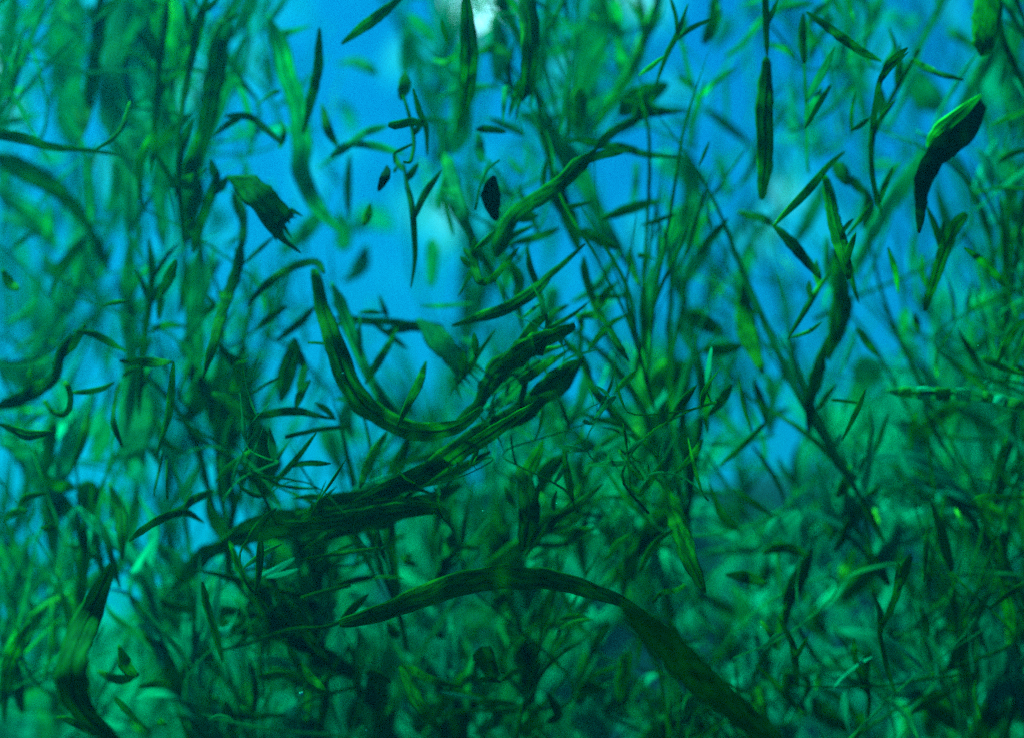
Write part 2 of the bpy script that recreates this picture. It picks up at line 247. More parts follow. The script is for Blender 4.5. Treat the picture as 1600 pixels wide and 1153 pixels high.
# ------------------------------------------------------------------ traced weeds
TILES = {1:(0,0),2:(530,0),3:(1060,0),4:(0,380),5:(530,380),6:(1060,380),7:(0,763),8:(530,763),9:(1060,763)}
Z = 1/2.9556
STROKES = """#1 0 0
M 1.5 150 s 330,-60 300,200 320,450 330,690
D 1.2 55 s 470,-50 460,100 440,250 410,480 395,580 350,690
M 1.45 110 s 560,-50 530,200 500,450 520,650
M 1.3 45 s 640,-40 650,60 600,180 570,300
D 1.2 28 b 605,180 590,240 570,310
Y 1.6 130 s 720,-60 790,150 820,270 850,400
D 1.08 45 s 965,-40 915,120 880,280 850,450 825,640 830,900 850,1180
M 1.2 30 s 800,-30 830,80 850,160
D 1.12 85 s 1060,30 1010,250 980,420 940,620 880,780 800,910
M 1.2 45 b 1125,170 1070,330 1020,500 960,680
M 1.25 35 b 690,200 750,380 810,570
M 1.3 30 s 640,560 720,640 740,760 700,900
D 1.05 50 e -60,610 100,640 250,680 450,700 570,725
D 1.3 85 s -40,715 120,790 260,880 380,1010 450,1130 510,1260
M 1.4 60 s -30,850 60,950 200,1030 270,1160
M 1.45 60 b 0,1000 120,1030 250,1130
M 1.3 50 b 480,1020 380,1070 310,1160
M 1.25 32 e -20,455 80,420 190,383
M 1.25 45 e -20,570 80,555 190,525
M 1.35 50 e -20,190 120,200 250,245
Y 1.4 30 b 95,240 60,400 25,510
M 1.3 35 b 250,90 150,120 60,170
D 1.0 26 b 440,695 520,640 570,570 600,470
M 1.3 40 b 640,700 620,900 640,1160
D 1.1 35 b 690,630 655,720 640,820 655,960
M 1.3 25 s 400,700 415,900 420,1160
M 1.35 60 b 530,740 540,870 490,980
D 1.2 110 b 830,780 900,870 880,980 870,1120
D 1.1 42 s 1010,790 980,900 930,1020 890,1170
D 1.05 35 b 765,870 850,840 960,780
D 1.05 30 s 1040,540 1150,540 1230,600 1300,665
M 1.2 85 s 1235,70 1290,200 1320,330 1370,480 1395,650 1390,780 1440,920 1500,1000 1610,1110
D 1.05 48 b 1475,130 1470,300 1445,430 1400,620
D 1.1 38 b 1485,480 1515,600 1560,680
M 1.2 45 e 1280,160 1340,150 1435,120
L 1.2 16 t 970,665 1100,640 1220,600 1290,565
D 1.1 20 e 1290,420 1230,450 1175,505
D 1.0 120 f 1050,820 1150,870 1220,930 1320,1035
D 1.0 24 b 1180,980 1260,1070 1390,1170
D 1.15 55 s 1075,890 1120,1000 1120,1160
M 1.2 28 e 1620,670 1520,740 1460,785
M 1.5 60 s 60,-30 30,150 0,330
M 1.5 60 b 180,-20 150,80 100,150
M 1.35 70 s 1180,-30 1110,100 1050,200 
M 1.3 40 b 1340,-30 1250,90 1200,160
D 1.1 35 b 1100,60 1040,100 990,110
D 1.1 30 b 1300,560 1310,620 1290,690
M 1.4 80 s 1290,1160 1400,1080 1480,980
M 1.5 60 b 0,1100 30,900 20,700
#2 530 0
D 1.02 48 b 310,-30 200,60 120,120 10,205
D 1.0 75 b 580,-80 590,60 600,220 595,360 580,480 540,620
M 1.3 105 s 615,150 590,300 570,450 560,600 530,720
D 1.05 75 s 850,-60 880,100 880,250 865,400 845,470
D 1.03 42 e 850,370 810,450 780,548
M 1.05 28 e 765,400 760,490 757,582
D 1.02 30 e 850,410 828,490 812,556
D 1.2 65 e 735,-40 770,60 820,140 855,225
D 1.15 42 b 640,255 700,225 760,240 805,275
Y 1.15 30 b 430,275 500,290 548,245
D 1.0 22 b 472,92 485,150 503,210
M 1.3 50 b 320,70 380,120 440,190
D 1.05 52 b 302,330 300,400 285,465
D 1.0 16 t 295,440 330,560 345,660 330,745 300,750
D 1.0 28 b 340,410 370,520 400,600 405,720
M 1.4 60 s 325,130 310,250 300,350
D 1.0 13 t 335,668 290,690 255,710 255,752
D 1.0 18 b 266,775 258,785 250,797
M 1.1 45 s -40,725 60,660 130,610 225,583
D 1.0 42 s 228,587 300,570 378,560
M 1.2 32 s 375,560 450,555 540,575
D 1.05 35 b 630,600 700,598 770,613
M 1.1 48 b 640,610 650,680 662,750
K 1.0 42 b 220,765 210,820 180,885
D 1.05 36 b 145,940 130,1000 110,1045
K 0.98 88 b 718,815 700,890 706,950 727,1020
M 1.0 12 t 738,742 690,780 655,850 630,970
M 1.0 10 t 700,742 672,790 660,850
D 1.0 26 b 298,750 312,850 335,950 345,1050 350,1200 330,1330
M 1.12 52 s 490,710 510,780 540,900 570,1000 610,1100 650,1210
M 1.15 42 b 500,770 480,880 455,970
D 1.1 20 b 480,910 510,1020 525,1090
D 1.0 26 b 720,1065 680,1110 620,1160
D 1.0 85 s 725,1190 745,1120 790,1020 870,950 960,890 1040,830 1110,760 1190,690
D 1.1 42 s 1180,700 1250,620 1340,570 1420,530 1620,510
M 1.25 80 s 840,525 920,560 970,620 1040,700 1110,790 1160,900 1230,1050 1290,1153 1350,1260
D 1.08 42 b 1040,650 1150,655 1250,680 1340,690 1420,715 1580,725
M 1.4 110 s 1200,-60 1200,80 1180,220 1120,400 1110,560 1080,660
D 1.1 16 t 1050,-30 1000,80 955,140
M 1.1 22 b 1060,330 1040,480 1018,610
Y 1.25 50 s 1490,-40 1430,120 1390,220 1340,350 1250,480 1170,620
D 1.0 24 b 1610,20 1560,160 1510,260 1460,400
Y 1.0 22 b 1500,262 1440,310 1385,350
D 1.15 110 b 1520,390 1420,440 1350,480 1290,530
D 1.1 32 e 1395,430 1405,500 1420,590
M 1.3 35 s 1225,-20 1290,180 1290,330
D 1.15 75 s 1000,780 1010,900 1060,1000 1110,1170
D 1.1 20 b 955,740 945,820 940,920
D 1.0 26 e 1050,958 1120,945 1175,928
D 1.12 46 b 1205,1015 1330,970 1490,925
D 1.1 20 b 1395,1042 1470,1020 1555,988
D 1.1 38 b 770,1130 900,1100 1020,1055
D 1.1 46 s 1100,1065 1200,1110 1300,1155
M 1.3 30 s 1370,750 1370,850 1350,960
L 1.6 110 s 1460,730 1600,800 1700,830
M 1.3 70 s 1610,940 1540,1060 1470,1170
M 1.2 18 t 940,815 860,860 790,892
M 1.4 50 b -20,300 60,285 130,310 180,350
M 1.2 32 b 50,710 40,850 45,1010
M 1.4 70 s 10,1160 20,1080 0,980
M 1.3 90 b 720,60 740,200 730,380
M 1.4 60 s 960,-30 950,160 900,350 880,460
M 1.35 60 s 1150,120 1060,210 960,260
D 1.15 80 b 1110,400 1110,480 1100,600
M 1.3 60 b 480,560 500,660 480,760
M 1.3 50 b 1290,180 1310,260 1300,350
#3 1060 0
D 1.02 26 s 400,-60 405,100 410,270
D 1.0 76 w 408,265 400,400 395,520 402,700 390,850 385,925
D 1.0 42 b 590,55 680,120 760,180 850,240 940,285
D 1.02 26 b 1060,275 1150,320 1230,350 1320,372
Y 1.02 16 b 1080,270 1130,298 1190,322
Y 1.1 18 b 775,-20 800,60 820,118
Y 1.2 22 b 715,-30 730,30 750,80
D 1.05 36 b 578,60 572,180 582,305
Y 1.2 28 b 600,100 620,170 640,225
M 1.05 15 t 580,300 590,500 590,640 600,800
D 1.0 28 b 705,390 650,480 585,595
D 1.0 24 b 818,425 800,520 800,625
D 1.0 20 b 795,605 840,580 890,540
D 1.02 26 s 965,280 925,400 905,540 890,700 895,800 920,930 945,1010
D 1.05 20 t 1110,230 1030,370 960,500 905,620
M 1.1 32 b 970,120 1000,230 940,310
K 0.97 135 k 1400,470 1330,590 1230,680 1160,770 1120,870 1118,960 1112,1078
Y 0.99 60 b 1400,440 1210,600 1150,680
D 1.05 115 s 1425,-80 1425,80 1410,180 1395,260
M 1.3 65 s 1490,130 1420,280 1350,420 1250,600
Y 1.1 24 b 1440,585 1520,545 1620,510
M 1.2 28 s 1550,-20 1540,150 1510,280 1485,410
M 1.35 50 b 1620,60 1560,200 1520,300
D 1.0 36 b 770,700 700,760 640,830 580,900 500,980 435,1050
D 1.1 60 b 715,750 750,790 780,860
D 1.15 45 b 780,810 810,845 860,900
D 1.0 62 w 675,810 700,920 720,1020 760,1160 790,1290
M 1.1 32 b 1025,745 970,820 920,910
M 1.3 80 s 1160,670 1050,840 950,980 850,1170
Y 1.1 36 s 270,980 340,1000 400,1010 440,1050
D 1.0 46 b 430,1035 500,1100 580,1190 660,1290
D 1.1 32 b 230,1010 150,1100 90,1180
M 1.1 20 b 140,870 135,980 142,1070
M 1.2 18 t -10,110 40,300 90,490
M 1.2 26 b 125,370 80,520 45,690
D 1.0 14 b 143,655 120,710 97,765
D 1.2 60 s 170,-30 160,100 115,210
Y 1.15 22 b 185,20 190,60 185,110
M 1.2 26 t 520,-10 380,100 300,200 220,260
L 1.6 55 b 520,390 530,500 540,660
D 1.0 72 w 1330,985 1270,1060 1220,1180 1180,1300 1135,1440
M 1.5 130 b 1030,280 1130,430 1240,500
D 1.1 26 b 1620,690 1540,710 1475,755
M 1.2 42 s 700,-20 680,60 700,130
M 1.3 32 s 720,70 640,200 590,310
M 1.25 42 s 1240,-30 1150,150 1070,290
M 1.4 75 s 830,230 830,340 820,470
D 1.05 20 b 905,925 850,1000 775,1095
M 1.4 60 s 940,-20 900,80 870,200
M 1.4 80 b 1480,700 1540,850 1560,1000
M 1.5 100 s 0,700 60,850 40,1160
M 1.4 60 b 520,1153 620,980 680,820
D 1.2 50 b 860,860 880,960 850,1060
M 1.4 50 s 1250,140 1310,180 1400,240
#4 0 380
D 1.03 46 s 1115,-20 1100,100 1060,220 1020,340 980,480 940,620
D 1.08 48 b 1140,290 1220,200 1300,140 1380,100 1460,90 1500,140
D 0.98 95 w 1450,120 1490,300 1540,450 1590,600 1660,720 1740,790 1860,850 2000,870 2120,840 2230,760
M 1.1 50 s 1530,180 1600,350 1680,560 1780,740 1900,800
D 1.0 42 b 812,75 780,160 745,250
D 1.1 28 s 745,240 735,300 730,360
D 1.0 20 b 475,292 530,275 590,268
D 1.0 32 b 335,405 430,420 500,455 580,500
D 1.0 42 b 550,545 650,545 730,552 800,550
D 1.1 58 s -30,765 80,720 170,680 250,620 280,520 330,420
M 1.4 125 b -30,540 80,600 180,590 270,540
D 1.0 26 b 315,690 400,685 470,670 530,640
D 1.05 26 b 560,615 600,590 650,572
D 1.0 26 t 298,640 325,690 320,760 290,790 240,775 205,725
D 1.0 46 b -30,825 60,860 130,885 250,870
M 1.2 40 b -10,925 60,950 120,1000
M 1.2 26 b 110,860 170,800 240,765
L 1.25 125 b 440,680 390,790 330,920 280,1070
D 1.15 50 s 250,820 230,930 215,1070
D 1.12 36 b 415,760 385,900 320,1070
D 1.0 36 b 553,640 530,730 522,820 565,940
M 1.25 150 f 650,590 630,740 625,870 620,985
D 1.0 36 b 802,550 790,700 770,830 715,990
D 1.0 11 t 748,960 730,1060 710,1170
D 1.0 10 t 770,1000 768,1080 772,1180
D 1.2 85 b 860,560 930,700 850,830
D 1.1 56 b 990,450 1060,530 1105,570 1095,650 1055,745
D 1.05 15 e 1090,560 1120,550 1155,545
D 1.05 62 b 980,690 1080,755 1145,815
D 1.0 36 b 1110,795 1200,795 1280,780 1380,775 1440,790 1550,812
D 1.0 26 b 1550,815 1510,770 1455,735
D 1.0 20 t 1320,893 1420,870 1500,855 1620,843
D 1.0 24 b 1460,875 1380,980 1300,1070 1255,1130
D 1.0 36 b 1430,630 1390,690 1365,765
D 1.12 85 b 1365,440 1335,570 1295,730
D 1.1 50 b 1370,480 1400,570 1380,700
D 1.0 11 t 1290,618 1230,650 1165,695
D 1.0 11 t 1425,460 1470,462 1515,466
D 1.0 26 b 1170,945 1090,1010 1040,1050 990,1100
D 1.15 100 b 1200,830 1240,1000 1220,1170
D 1.1 32 b 1330,290 1250,340 1180,405
D 1.1 36 b 1460,290 1380,370 1270,455
D 1.05 45 b 10,120 50,190 90,215
M 1.3 60 b 190,60 250,130 330,180
D 1.25 55 s 240,160 310,80 390,-20
M 1.4 90 b 460,760 475,880 440,1020
D 1.1 75 b 190,1050 260,1110 350,1130
M 1.3 30 b 530,0 480,110 430,190
M 1.3 34 b 620,-20 590,120 560,260
M 1.25 40 b 700,60 690,250 650,440
M 1.3 45 b 940,10 890,120 850,260
D 1.15 36 b 860,60 850,200 830,330
M 1.25 50 s 990,0 960,160 910,330 830,520
M 1.3 40 b 170,250 120,330 20,370
M 1.35 60 s 400,20 370,180 330,340
M 1.35 60 s 640,430 600,560 560,700
M 1.3 60 s 940,420 900,600 860,760
M 1.3 60 b 1120,640 1110,760 1060,900
M 1.35 70 b 1480,830 1530,950 1600,1080
D 1.1 30 b 690,410 760,380 860,385
D 1.1 24 b 960,240 985,290 940,330
#5 530 380
D 1.0 32 s 630,-30 622,60 632,140 655,180 705,168 750,120 790,70 830,20
D 1.0 24 e 622,120 580,190 545,248
D 1.0 56 b 1135,5 1040,90 960,160 900,220 800,290 700,325 620,352 520,382
M 1.1 20 b 370,290 480,290 620,278
D 1.1 36 s -20,345 120,360 250,365 400,385
D 1.1 22 b 90,322 140,318 200,325
D 1.1 28 b 185,240 205,300 225,345
D 1.1 52 b 220,405 340,385 480,385
M 1.08 105 f 360,350 450,440 520,520 590,610
D 1.05 36 b 270,390 210,500 160,580 120,650
D 0.98 40 b 402,545 370,640 330,720 265,850
D 1.0 24 b 720,400 650,500 600,580 550,640 505,705
D 1.0 42 b 220,870 170,950 130,1030 95,1130
D 1.0 125 b 1090,380 970,430 900,470 820,520 730,580 680,660 640,740 540,820
D 0.98 92 s 1130,520 1030,640 940,700 850,770 740,830 630,890 500,980 380,1060 200,1140 60,1200
M 1.03 55 b 1000,520 880,600 780,700 680,770
L 1.08 30 b 960,560 860,640 740,760
D 1.0 26 e 980,425 1030,400 1090,360
D 1.0 22 e 960,400 1080,330 1160,265
D 1.05 26 b 1100,320 1115,360 1128,405
D 1.05 32 b 1060,285 985,330 960,390
D 1.05 30 b 868,10 880,100 910,190 930,260 945,345
D 1.08 50 b 785,80 830,180 825,260 850,400
D 1.05 42 s 1128,60 1140,160 1190,310 1240,380 1290,470 1340,550
D 1.1 26 b 1150,245 1240,245 1330,250
M 1.2 42 b 1300,30 1240,130 1180,210 1070,275
D 1.05 30 b 1340,325 1260,370 1200,430 1145,505
D 1.05 42 s 1060,460 1125,540 1150,620 1180,680 1240,750 1300,820 1380,890
D 1.0 26 b 1378,580 1320,640 1265,695
M 1.15 42 s 1135,590 1120,720 1060,830 1035,900
D 1.02 62 b 945,910 900,1000 860,1080 835,1180
D 1.1 72 b 1050,970 960,1050 930,1150
M 1.2 20 t 925,770 970,870 990,960
D 1.1 20 b 1140,895 1060,950 1000,1000
D 1.25 165 b 1640,560 1510,630 1470,760 1500,850
Y 1.25 70 s 1400,470 1390,620 1400,760 1400,900 1420,1020
M 1.2 100 s 1360,880 1350,1050 1330,1180
D 1.0 32 b 1500,1000 1440,1090 1380,1170
M 1.2 42 b 1300,950 1200,1080 1130,1180
D 1.1 32 b 1340,20 1350,100 1385,200
D 1.05 24 e 1380,55 1420,62 1465,78
M 1.3 60 s 1540,-20 1540,120 1600,280
M 1.3 50 b 1450,360 1400,480 1360,580
D 1.1 32 b 500,950 380,990 310,1015
D 1.1 62 b 330,890 280,1000 210,1120
M 1.2 20 b 500,860 470,920 440,980
M 1.25 60 b 60,700 30,800 60,900
M 1.3 55 s 430,-20 430,100 420,210
M 1.3 50 b 750,0 780,120 760,240
M 1.3 60 s 1000,200 960,300 900,350
D 1.15 40 b 900,360 910,440 880,520
M 1.6 120 s 950,720 1020,800 1000,950
M 1.4 70 b 130,10 90,120 20,180
D 1.1 40 b 0,240 30,380 90,520
M 1.2 30 b 560,440 620,470 600,560
Y 1.0 34 b 640,905 590,960 540,1030
#6 1060 380
D 1.0 26 b 710,120 640,220 580,320 505,445
D 1.0 16 b 510,440 600,410 660,365
D 1.1 95 b 720,20 750,200 745,330 720,430 690,540
D 1.0 40 e 740,-60 790,100 810,200 835,280
M 1.2 60 s 690,-30 690,100 720,220
D 1.05 32 b 820,390 880,470 930,525
D 1.1 56 b 715,380 670,500 640,600 610,720 600,870
D 1.05 28 b 968,20 1000,130 1015,235
L 1.35 60 s 1225,210 1200,350 1190,480 1190,620
Y 1.1 26 b 1125,50 1130,150 1165,240
D 1.1 32 b 1085,320 1100,370 1112,410
M 1.3 60 s 1045,300 1040,400 1030,540
D 1.03 36 b 1320,22 1400,80 1460,140 1520,215
D 1.0 38 b 1640,330 1560,390 1510,470 1475,550
D 1.03 30 s 1400,525 1490,570 1620,615
M 1.05 50 s 960,680 1100,690 1250,695 1400,705 1500,725 1640,770
D 1.0 15 b 1040,692 1150,690 1280,688
D 1.15 90 b 300,180 310,320 320,420 390,600
D 1.2 80 b 30,330 110,360 200,420
D 1.2 62 b 100,500 200,490 300,470
L 1.0 28 b 152,480 140,560 128,650
D 1.03 26 b 145,600 130,730 132,870
D 1.03 42 b 250,650 200,720 140,795
D 1.05 26 b 275,590 300,740 340,870
D 1.1 36 b 345,620 385,740 400,830
D 1.0 26 b 865,670 830,760 755,910
D 1.05 26 b 730,650 680,710 640,770
D 1.0 13 t 710,722 760,726 830,737
M 1.1 22 b 890,750 890,880 870,1010
L 1.1 32 b 755,870 710,950 660,1010
D 1.0 32 b 115,905 70,980 -10,1060
D 1.05 26 b 420,810 300,930 190,1030
D 1.1 62 b 870,980 790,1080 730,1170
M 1.35 60 s 130,0 60,130 -10,230
M 1.4 70 s 330,20 290,180 280,330
M 1.35 60 s 870,0 830,90 790,170
M 1.3 34 s 560,440 470,640 420,820
M 1.3 40 b 520,760 440,800 420,900
M 1.3 30 b 360,560 430,680 400,860
Y 1.1 16 b 1190,480 1190,560 1195,620
M 1.25 34 b 1350,350 1350,480 1340,600
M 1.5 130 s 890,520 860,620 800,760
D 1.1 46 b 1200,60 1180,160 1140,280
D 1.1 30 b 1100,770 1080,860 1075,960
D 1.1 24 b 970,780 930,900 900,980
M 1.3 30 b 1250,760 1260,900 1200,1100
M 1.25 40 b 20,240 30,400 60,520
M 1.25 30 b 290,460 230,600 210,720
L 1.2 30 b 620,830 590,900 560,940
#7 0 763
D 1.0 36 s 985,5 900,50 830,100 740,140 660,190 595,245
D 1.05 50 b 500,-30 550,90 562,190 565,330
D 1.08 26 b 480,160 510,300 555,460
D 1.12 90 s 400,-40 412,60 405,150
D 1.08 46 s 392,150 385,300 370,500 340,650 305,820
G 0.82 150 b 520,350 430,540 370,680 330,820 345,960 420,1070 560,1180
M 1.3 70 b 390,280 280,340 200,400 110,540
D 1.08 60 b 135,620 80,720 40,820 20,930 15,1080
D 1.0 30 b 80,90 120,40 220,20
D 1.05 32 b 30,150 60,110 130,100
D 1.0 42 b 190,185 220,178 255,190
D 1.1 62 b 950,30 1000,160 1070,260
D 1.03 46 b 1060,240 1110,380 1160,480 1245,640
D 1.2 85 b 800,460 880,370 950,300 1080,240
D 1.08 140 b 1000,270 1200,180 1400,150 1620,120 1800,60
D 1.0 50 b 935,430 960,560 990,650 1028,800
D 1.0 17 t 1010,748 1120,720 1220,690 1350,650 1500,640 1620,595
D 1.05 50 b 1250,390 1300,520 1370,600 1450,720 1520,800
D 1.02 42 b 1310,690 1370,800 1430,870 1510,935
D 1.05 36 s 1500,880 1500,1000 1450,1170
D 1.0 18 t 1390,505 1500,475 1620,445
M 1.2 62 b 680,230 780,310 870,370
L 1.0 22 b 1205,400 1280,370 1360,320
L 1.0 18 b 1230,410 1300,395 1380,370
D 1.0 26 e 1520,225 1460,245 1395,288
D 1.0 22 e 1480,200 1430,210 1385,222
D 0.98 60 b 545,720 585,820 640,860
L 1.1 30 b 445,890 430,750 480,630
L 1.1 34 b 620,620 680,650 740,700
L 1.1 34 b 690,720 740,760 750,830
L 1.15 30 b 760,700 800,740 840,800
D 1.05 42 b 450,840 540,880 640,860
D 1.05 36 b 640,915 760,900 840,960
L 1.1 42 b 630,965 730,938 840,965
D 1.05 42 b 530,960 600,1040 700,1130
D 1.0 36 b 260,1055 350,1080 440,1140
D 1.2 90 b 830,630 900,720 990,780
D 1.03 36 b 1180,875 1260,862 1350,850
D 1.1 30 b 1080,1045 1200,1052 1320,1040
L 1.15 52 b 1160,785 1280,800 1370,840
Y 1.1 40 b 950,960 985,972 1020,985
Y 1.1 38 b 1095,1010 1125,1008 1160,1012
L 1.1 62 b 1310,1030 1360,1028 1420,1030
D 1.1 50 b 1040,980 1060,1060 1085,1170
D 1.0 36 b 725,1080 750,1075 770,1090
M 1.4 90 b 600,600 700,560 780,500
M 1.3 60 b 680,880 760,860 900,860
M 1.3 60 s 880,1000 920,1070 940,1160
M 1.2 70 s 560,380 470,400 400,470
M 1.4 70 b 170,1000 210,1080 190,1170
Y 1.2 40 b 600,1060 650,1110 700,1150
M 1.35 50 s 160,300 100,500 40,600
D 1.1 44 b 1030,640 1120,650 1200,670
M 1.3 70 s 1530,560 1500,700 1540,850
M 1.5 80 b 40,760 120,900 90,1060
#8 530 763
D 0.95 98 w 0,622 100,600 200,570 300,530 400,490 520,450 640,420 760,410 870,410 980,420 1100,450 1220,490 1320,530 1420,590
G 0.74 140 s 1300,545 1500,700 1640,850 1800,990 1960,1130 2100,1280
D 1.05 95 b 560,-20 400,60 250,110 100,160 -80,230
D 0.98 88 w 862,-80 868,20 880,110 862,220 848,290
D 1.0 24 b 762,-10 790,50 815,90
D 1.0 20 b 1005,10 990,60 992,105
D 1.0 22 b 1070,60 1000,140 940,210 860,310
M 1.15 40 b 880,330 960,280 1080,220
D 1.0 22 s 180,195 190,260 212,335
D 1.05 24 b 510,282 580,268 650,278
M 1.15 32 b 640,290 600,350 570,420
Y 1.02 14 b 160,412 220,408 300,412
D 1.0 92 s 648,735 680,810 715,885
D 1.0 26 b 630,885 690,880 750,895
D 1.0 30 b 750,888 800,850 860,825
D 1.0 52 b 120,845 180,868 240,895
D 1.05 46 b 225,620 250,660 275,690
D 1.02 36 b 270,815 340,840 420,880 560,915
D 1.0 56 b 280,820 330,920 380,1010 470,1120
L 1.03 14 b 465,938 550,955 660,972
D 1.08 36 b 530,915 650,975 820,992
D 1.0 26 b 1020,602 1080,590 1160,602
Y 1.0 18 b 1020,645 1090,615 1170,602
D 1.03 42 b 1245,620 1210,670 1170,735
D 1.08 60 s 1335,750 1310,870 1290,990
D 1.0 26 b 1385,390 1420,310 1470,240 1540,190
D 1.0 80 b 1515,60 1570,190 1620,330 1690,480
D 1.02 26 b 1230,330 1280,260 1350,205
D 1.0 20 t 1450,525 1490,480 1560,470 1600,445
M 1.15 80 b 620,1130 750,1050 860,990
L 1.2 62 b 820,1000 880,970 950,960
D 1.08 40 b 960,940 1010,1040 960,1080
L 1.3 42 b 1270,860 1250,950 1220,1080
M 1.2 30 b 1250,-20 1170,80 1090,160
M 1.25 32 b 1170,-30 1120,60 1060,150
M 1.2 34 b 1330,-20 1280,100 1200,180
D 1.08 40 b 990,205 1090,200 1190,180
D 1.1 40 b 340,300 300,330 360,350
M 1.3 60 b 800,560 760,640 780,760
M 1.35 70 b 900,600 960,680 1000,780
L 1.3 60 b 1060,470 1110,520 1130,580
D 1.15 60 b 1090,1000 1150,920 1230,920
M 1.3 60 b 50,960 140,980 240,1060
L 1.2 50 b 40,470 110,520 180,560
D 1.1 30 b -20,455 80,420 180,405
D 1.1 44 b 880,1060 850,1110 900,1150
M 1.3 80 b 1080,640 1160,660 1220,720
D 1.1 22 b 720,560 760,500 700,520
M 1.4 90 b 400,660 300,720 180,760
M 1.4 110 b 480,700 560,760 600,860
M 1.3 60 b 100,760 170,800 280,800
#9 1060 763
L 1.15 100 b 400,230 500,160 600,90
L 1.12 36 b 585,80 582,190 565,300
D 1.08 50 b 380,295 490,270 610,310
D 1.03 50 b 215,395 310,405 410,440
D 1.1 72 b 615,280 560,400 510,500 485,650
D 1.0 30 b 460,590 520,700 540,800 552,920
D 1.0 22 b 600,680 565,740 540,790
D 1.0 26 b 355,810 440,890 520,980 590,1050
Y 1.2 45 b 815,270 780,350 740,450
Y 1.15 30 b 905,90 912,130 920,180
Y 1.2 40 b 705,110 690,160 670,210
D 1.0 36 s 1015,340 1010,470 970,580 930,650 945,750 970,850 1005,950
D 1.0 26 s 812,690 815,780 850,860 880,960 870,1110
D 1.05 60 b 850,1030 830,1100 810,1190
D 1.05 22 b 1155,150 1140,300 1130,430
L 1.15 60 b 610,890 740,880 880,905
Y 1.1 30 b 645,850 645,890 635,930
D 1.1 42 b 1265,930 1160,980 1070,1040
D 1.08 40 b 1110,540 1140,600 1155,680
L 1.2 36 b 1500,820 1490,920 1480,1040
Y 1.1 26 b 1520,630 1525,680 1518,740
D 1.05 18 b 1385,850 1370,950 1400,1080
D 1.15 62 b 930,-20 820,120 720,290
D 1.0 24 s 1370,45 1450,38 1620,45
D 1.08 30 b 1385,80 1430,190 1495,280
M 1.2 50 b 1340,640 1320,740 1340,860
D 1.1 30 b 1440,435 1490,432 1540,440
M 1.3 60 b 250,440 300,560 290,680
L 1.3 60 b 60,120 120,90 180,110
M 1.3 60 b 680,420 720,500 840,540
D 1.05 26 b 380,610 430,680 450,740
D 1.05 24 b 500,520 470,620 460,750
M 1.25 34 b 440,360 470,440 490,520
L 1.25 34 b 1200,230 1260,270 1270,340
M 1.3 60 b 1180,560 1170,680 1190,800
M 1.3 50 b 1000,980 1060,1060 1040,1160
M 1.3 70 b 1260,980 1290,1080 1270,1170
L 1.25 36 b 620,500 580,570 525,640
M 1.25 34 b 300,830 360,880 460,930
M 1.4 90 b 1350,160 1400,330 1480,400
Y 1.1 22 b 1280,90 1300,130 1310,170
M 1.2 30 b 1230,20 1180,110 1100,180
L 1.3 80 b 200,900 280,860 340,920
L 1.3 80 b 830,590 870,650 880,740
D 1.1 30 b 560,860 600,900 570,1000
#5 530 380
D 0.97 60 b 300,1180 520,1000 700,880 900,740
D 0.97 50 b 150,1180 380,1110 560,1040 700,960
D 1.0 60 b 640,760 700,660 760,600 880,540
D 0.98 70 e 760,560 880,470 1000,440 1095,395
D 0.98 44 e 800,520 940,500 1065,465
D 1.0 45 e 830,640 960,560 1080,480
D 1.0 40 b 820,460 900,380 960,330
D 0.98 72 b 880,700 1000,620 1110,540
M 1.02 46 b 700,700 820,620 930,540
#8 530 763
D 1.0 90 b -200,120 0,90 200,60 470,70
D 1.0 60 e -100,60 100,30 300,0 420,-40
D 1.0 70 b -300,150 -100,160 150,120 400,90 500,110
M 1.0 40 b 0,40 150,0 320,-50
L 1.02 25 b 60,0 160,-30 250,-70
#1 0 0
M 1.3 70 s 760,300 770,600 740,900 760,1170
M 1.25 60 s 600,600 590,850 600,1170
D 1.15 35 s 780,-30 740,250 720,500 700,800
#4 0 380
M 1.2 60 s 600,-20 590,300 610,600 580,900
D 1.1 30 s 690,-20 700,200 660,500 640,800
M 1.25 80 b 930,-20 900,300 880,600
#7 0 763
D 1.1 40 s 430,-20 440,200 480,420
M 1.2 60 b 640,-20 600,200 540,400
#1 0 0
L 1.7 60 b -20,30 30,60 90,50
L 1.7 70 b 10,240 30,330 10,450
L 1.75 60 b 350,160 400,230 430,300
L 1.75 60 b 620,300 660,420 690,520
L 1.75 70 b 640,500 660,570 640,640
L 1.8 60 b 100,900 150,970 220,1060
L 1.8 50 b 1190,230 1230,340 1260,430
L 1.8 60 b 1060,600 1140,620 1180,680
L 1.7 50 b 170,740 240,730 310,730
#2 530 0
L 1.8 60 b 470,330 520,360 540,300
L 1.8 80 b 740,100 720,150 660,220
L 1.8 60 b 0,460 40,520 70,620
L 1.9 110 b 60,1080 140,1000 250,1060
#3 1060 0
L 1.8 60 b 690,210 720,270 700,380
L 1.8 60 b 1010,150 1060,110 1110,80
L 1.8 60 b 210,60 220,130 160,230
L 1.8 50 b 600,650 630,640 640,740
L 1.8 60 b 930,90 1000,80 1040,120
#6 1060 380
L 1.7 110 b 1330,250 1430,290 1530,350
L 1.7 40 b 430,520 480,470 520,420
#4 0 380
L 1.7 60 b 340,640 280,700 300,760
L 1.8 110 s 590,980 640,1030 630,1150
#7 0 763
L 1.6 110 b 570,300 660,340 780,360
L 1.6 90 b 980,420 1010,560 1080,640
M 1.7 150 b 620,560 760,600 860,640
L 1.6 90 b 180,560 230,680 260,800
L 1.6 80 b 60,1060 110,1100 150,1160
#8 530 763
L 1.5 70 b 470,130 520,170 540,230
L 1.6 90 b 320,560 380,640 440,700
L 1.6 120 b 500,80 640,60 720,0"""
ITEMS = []  # closing pale L strokes are added leaves standing in for glints of light
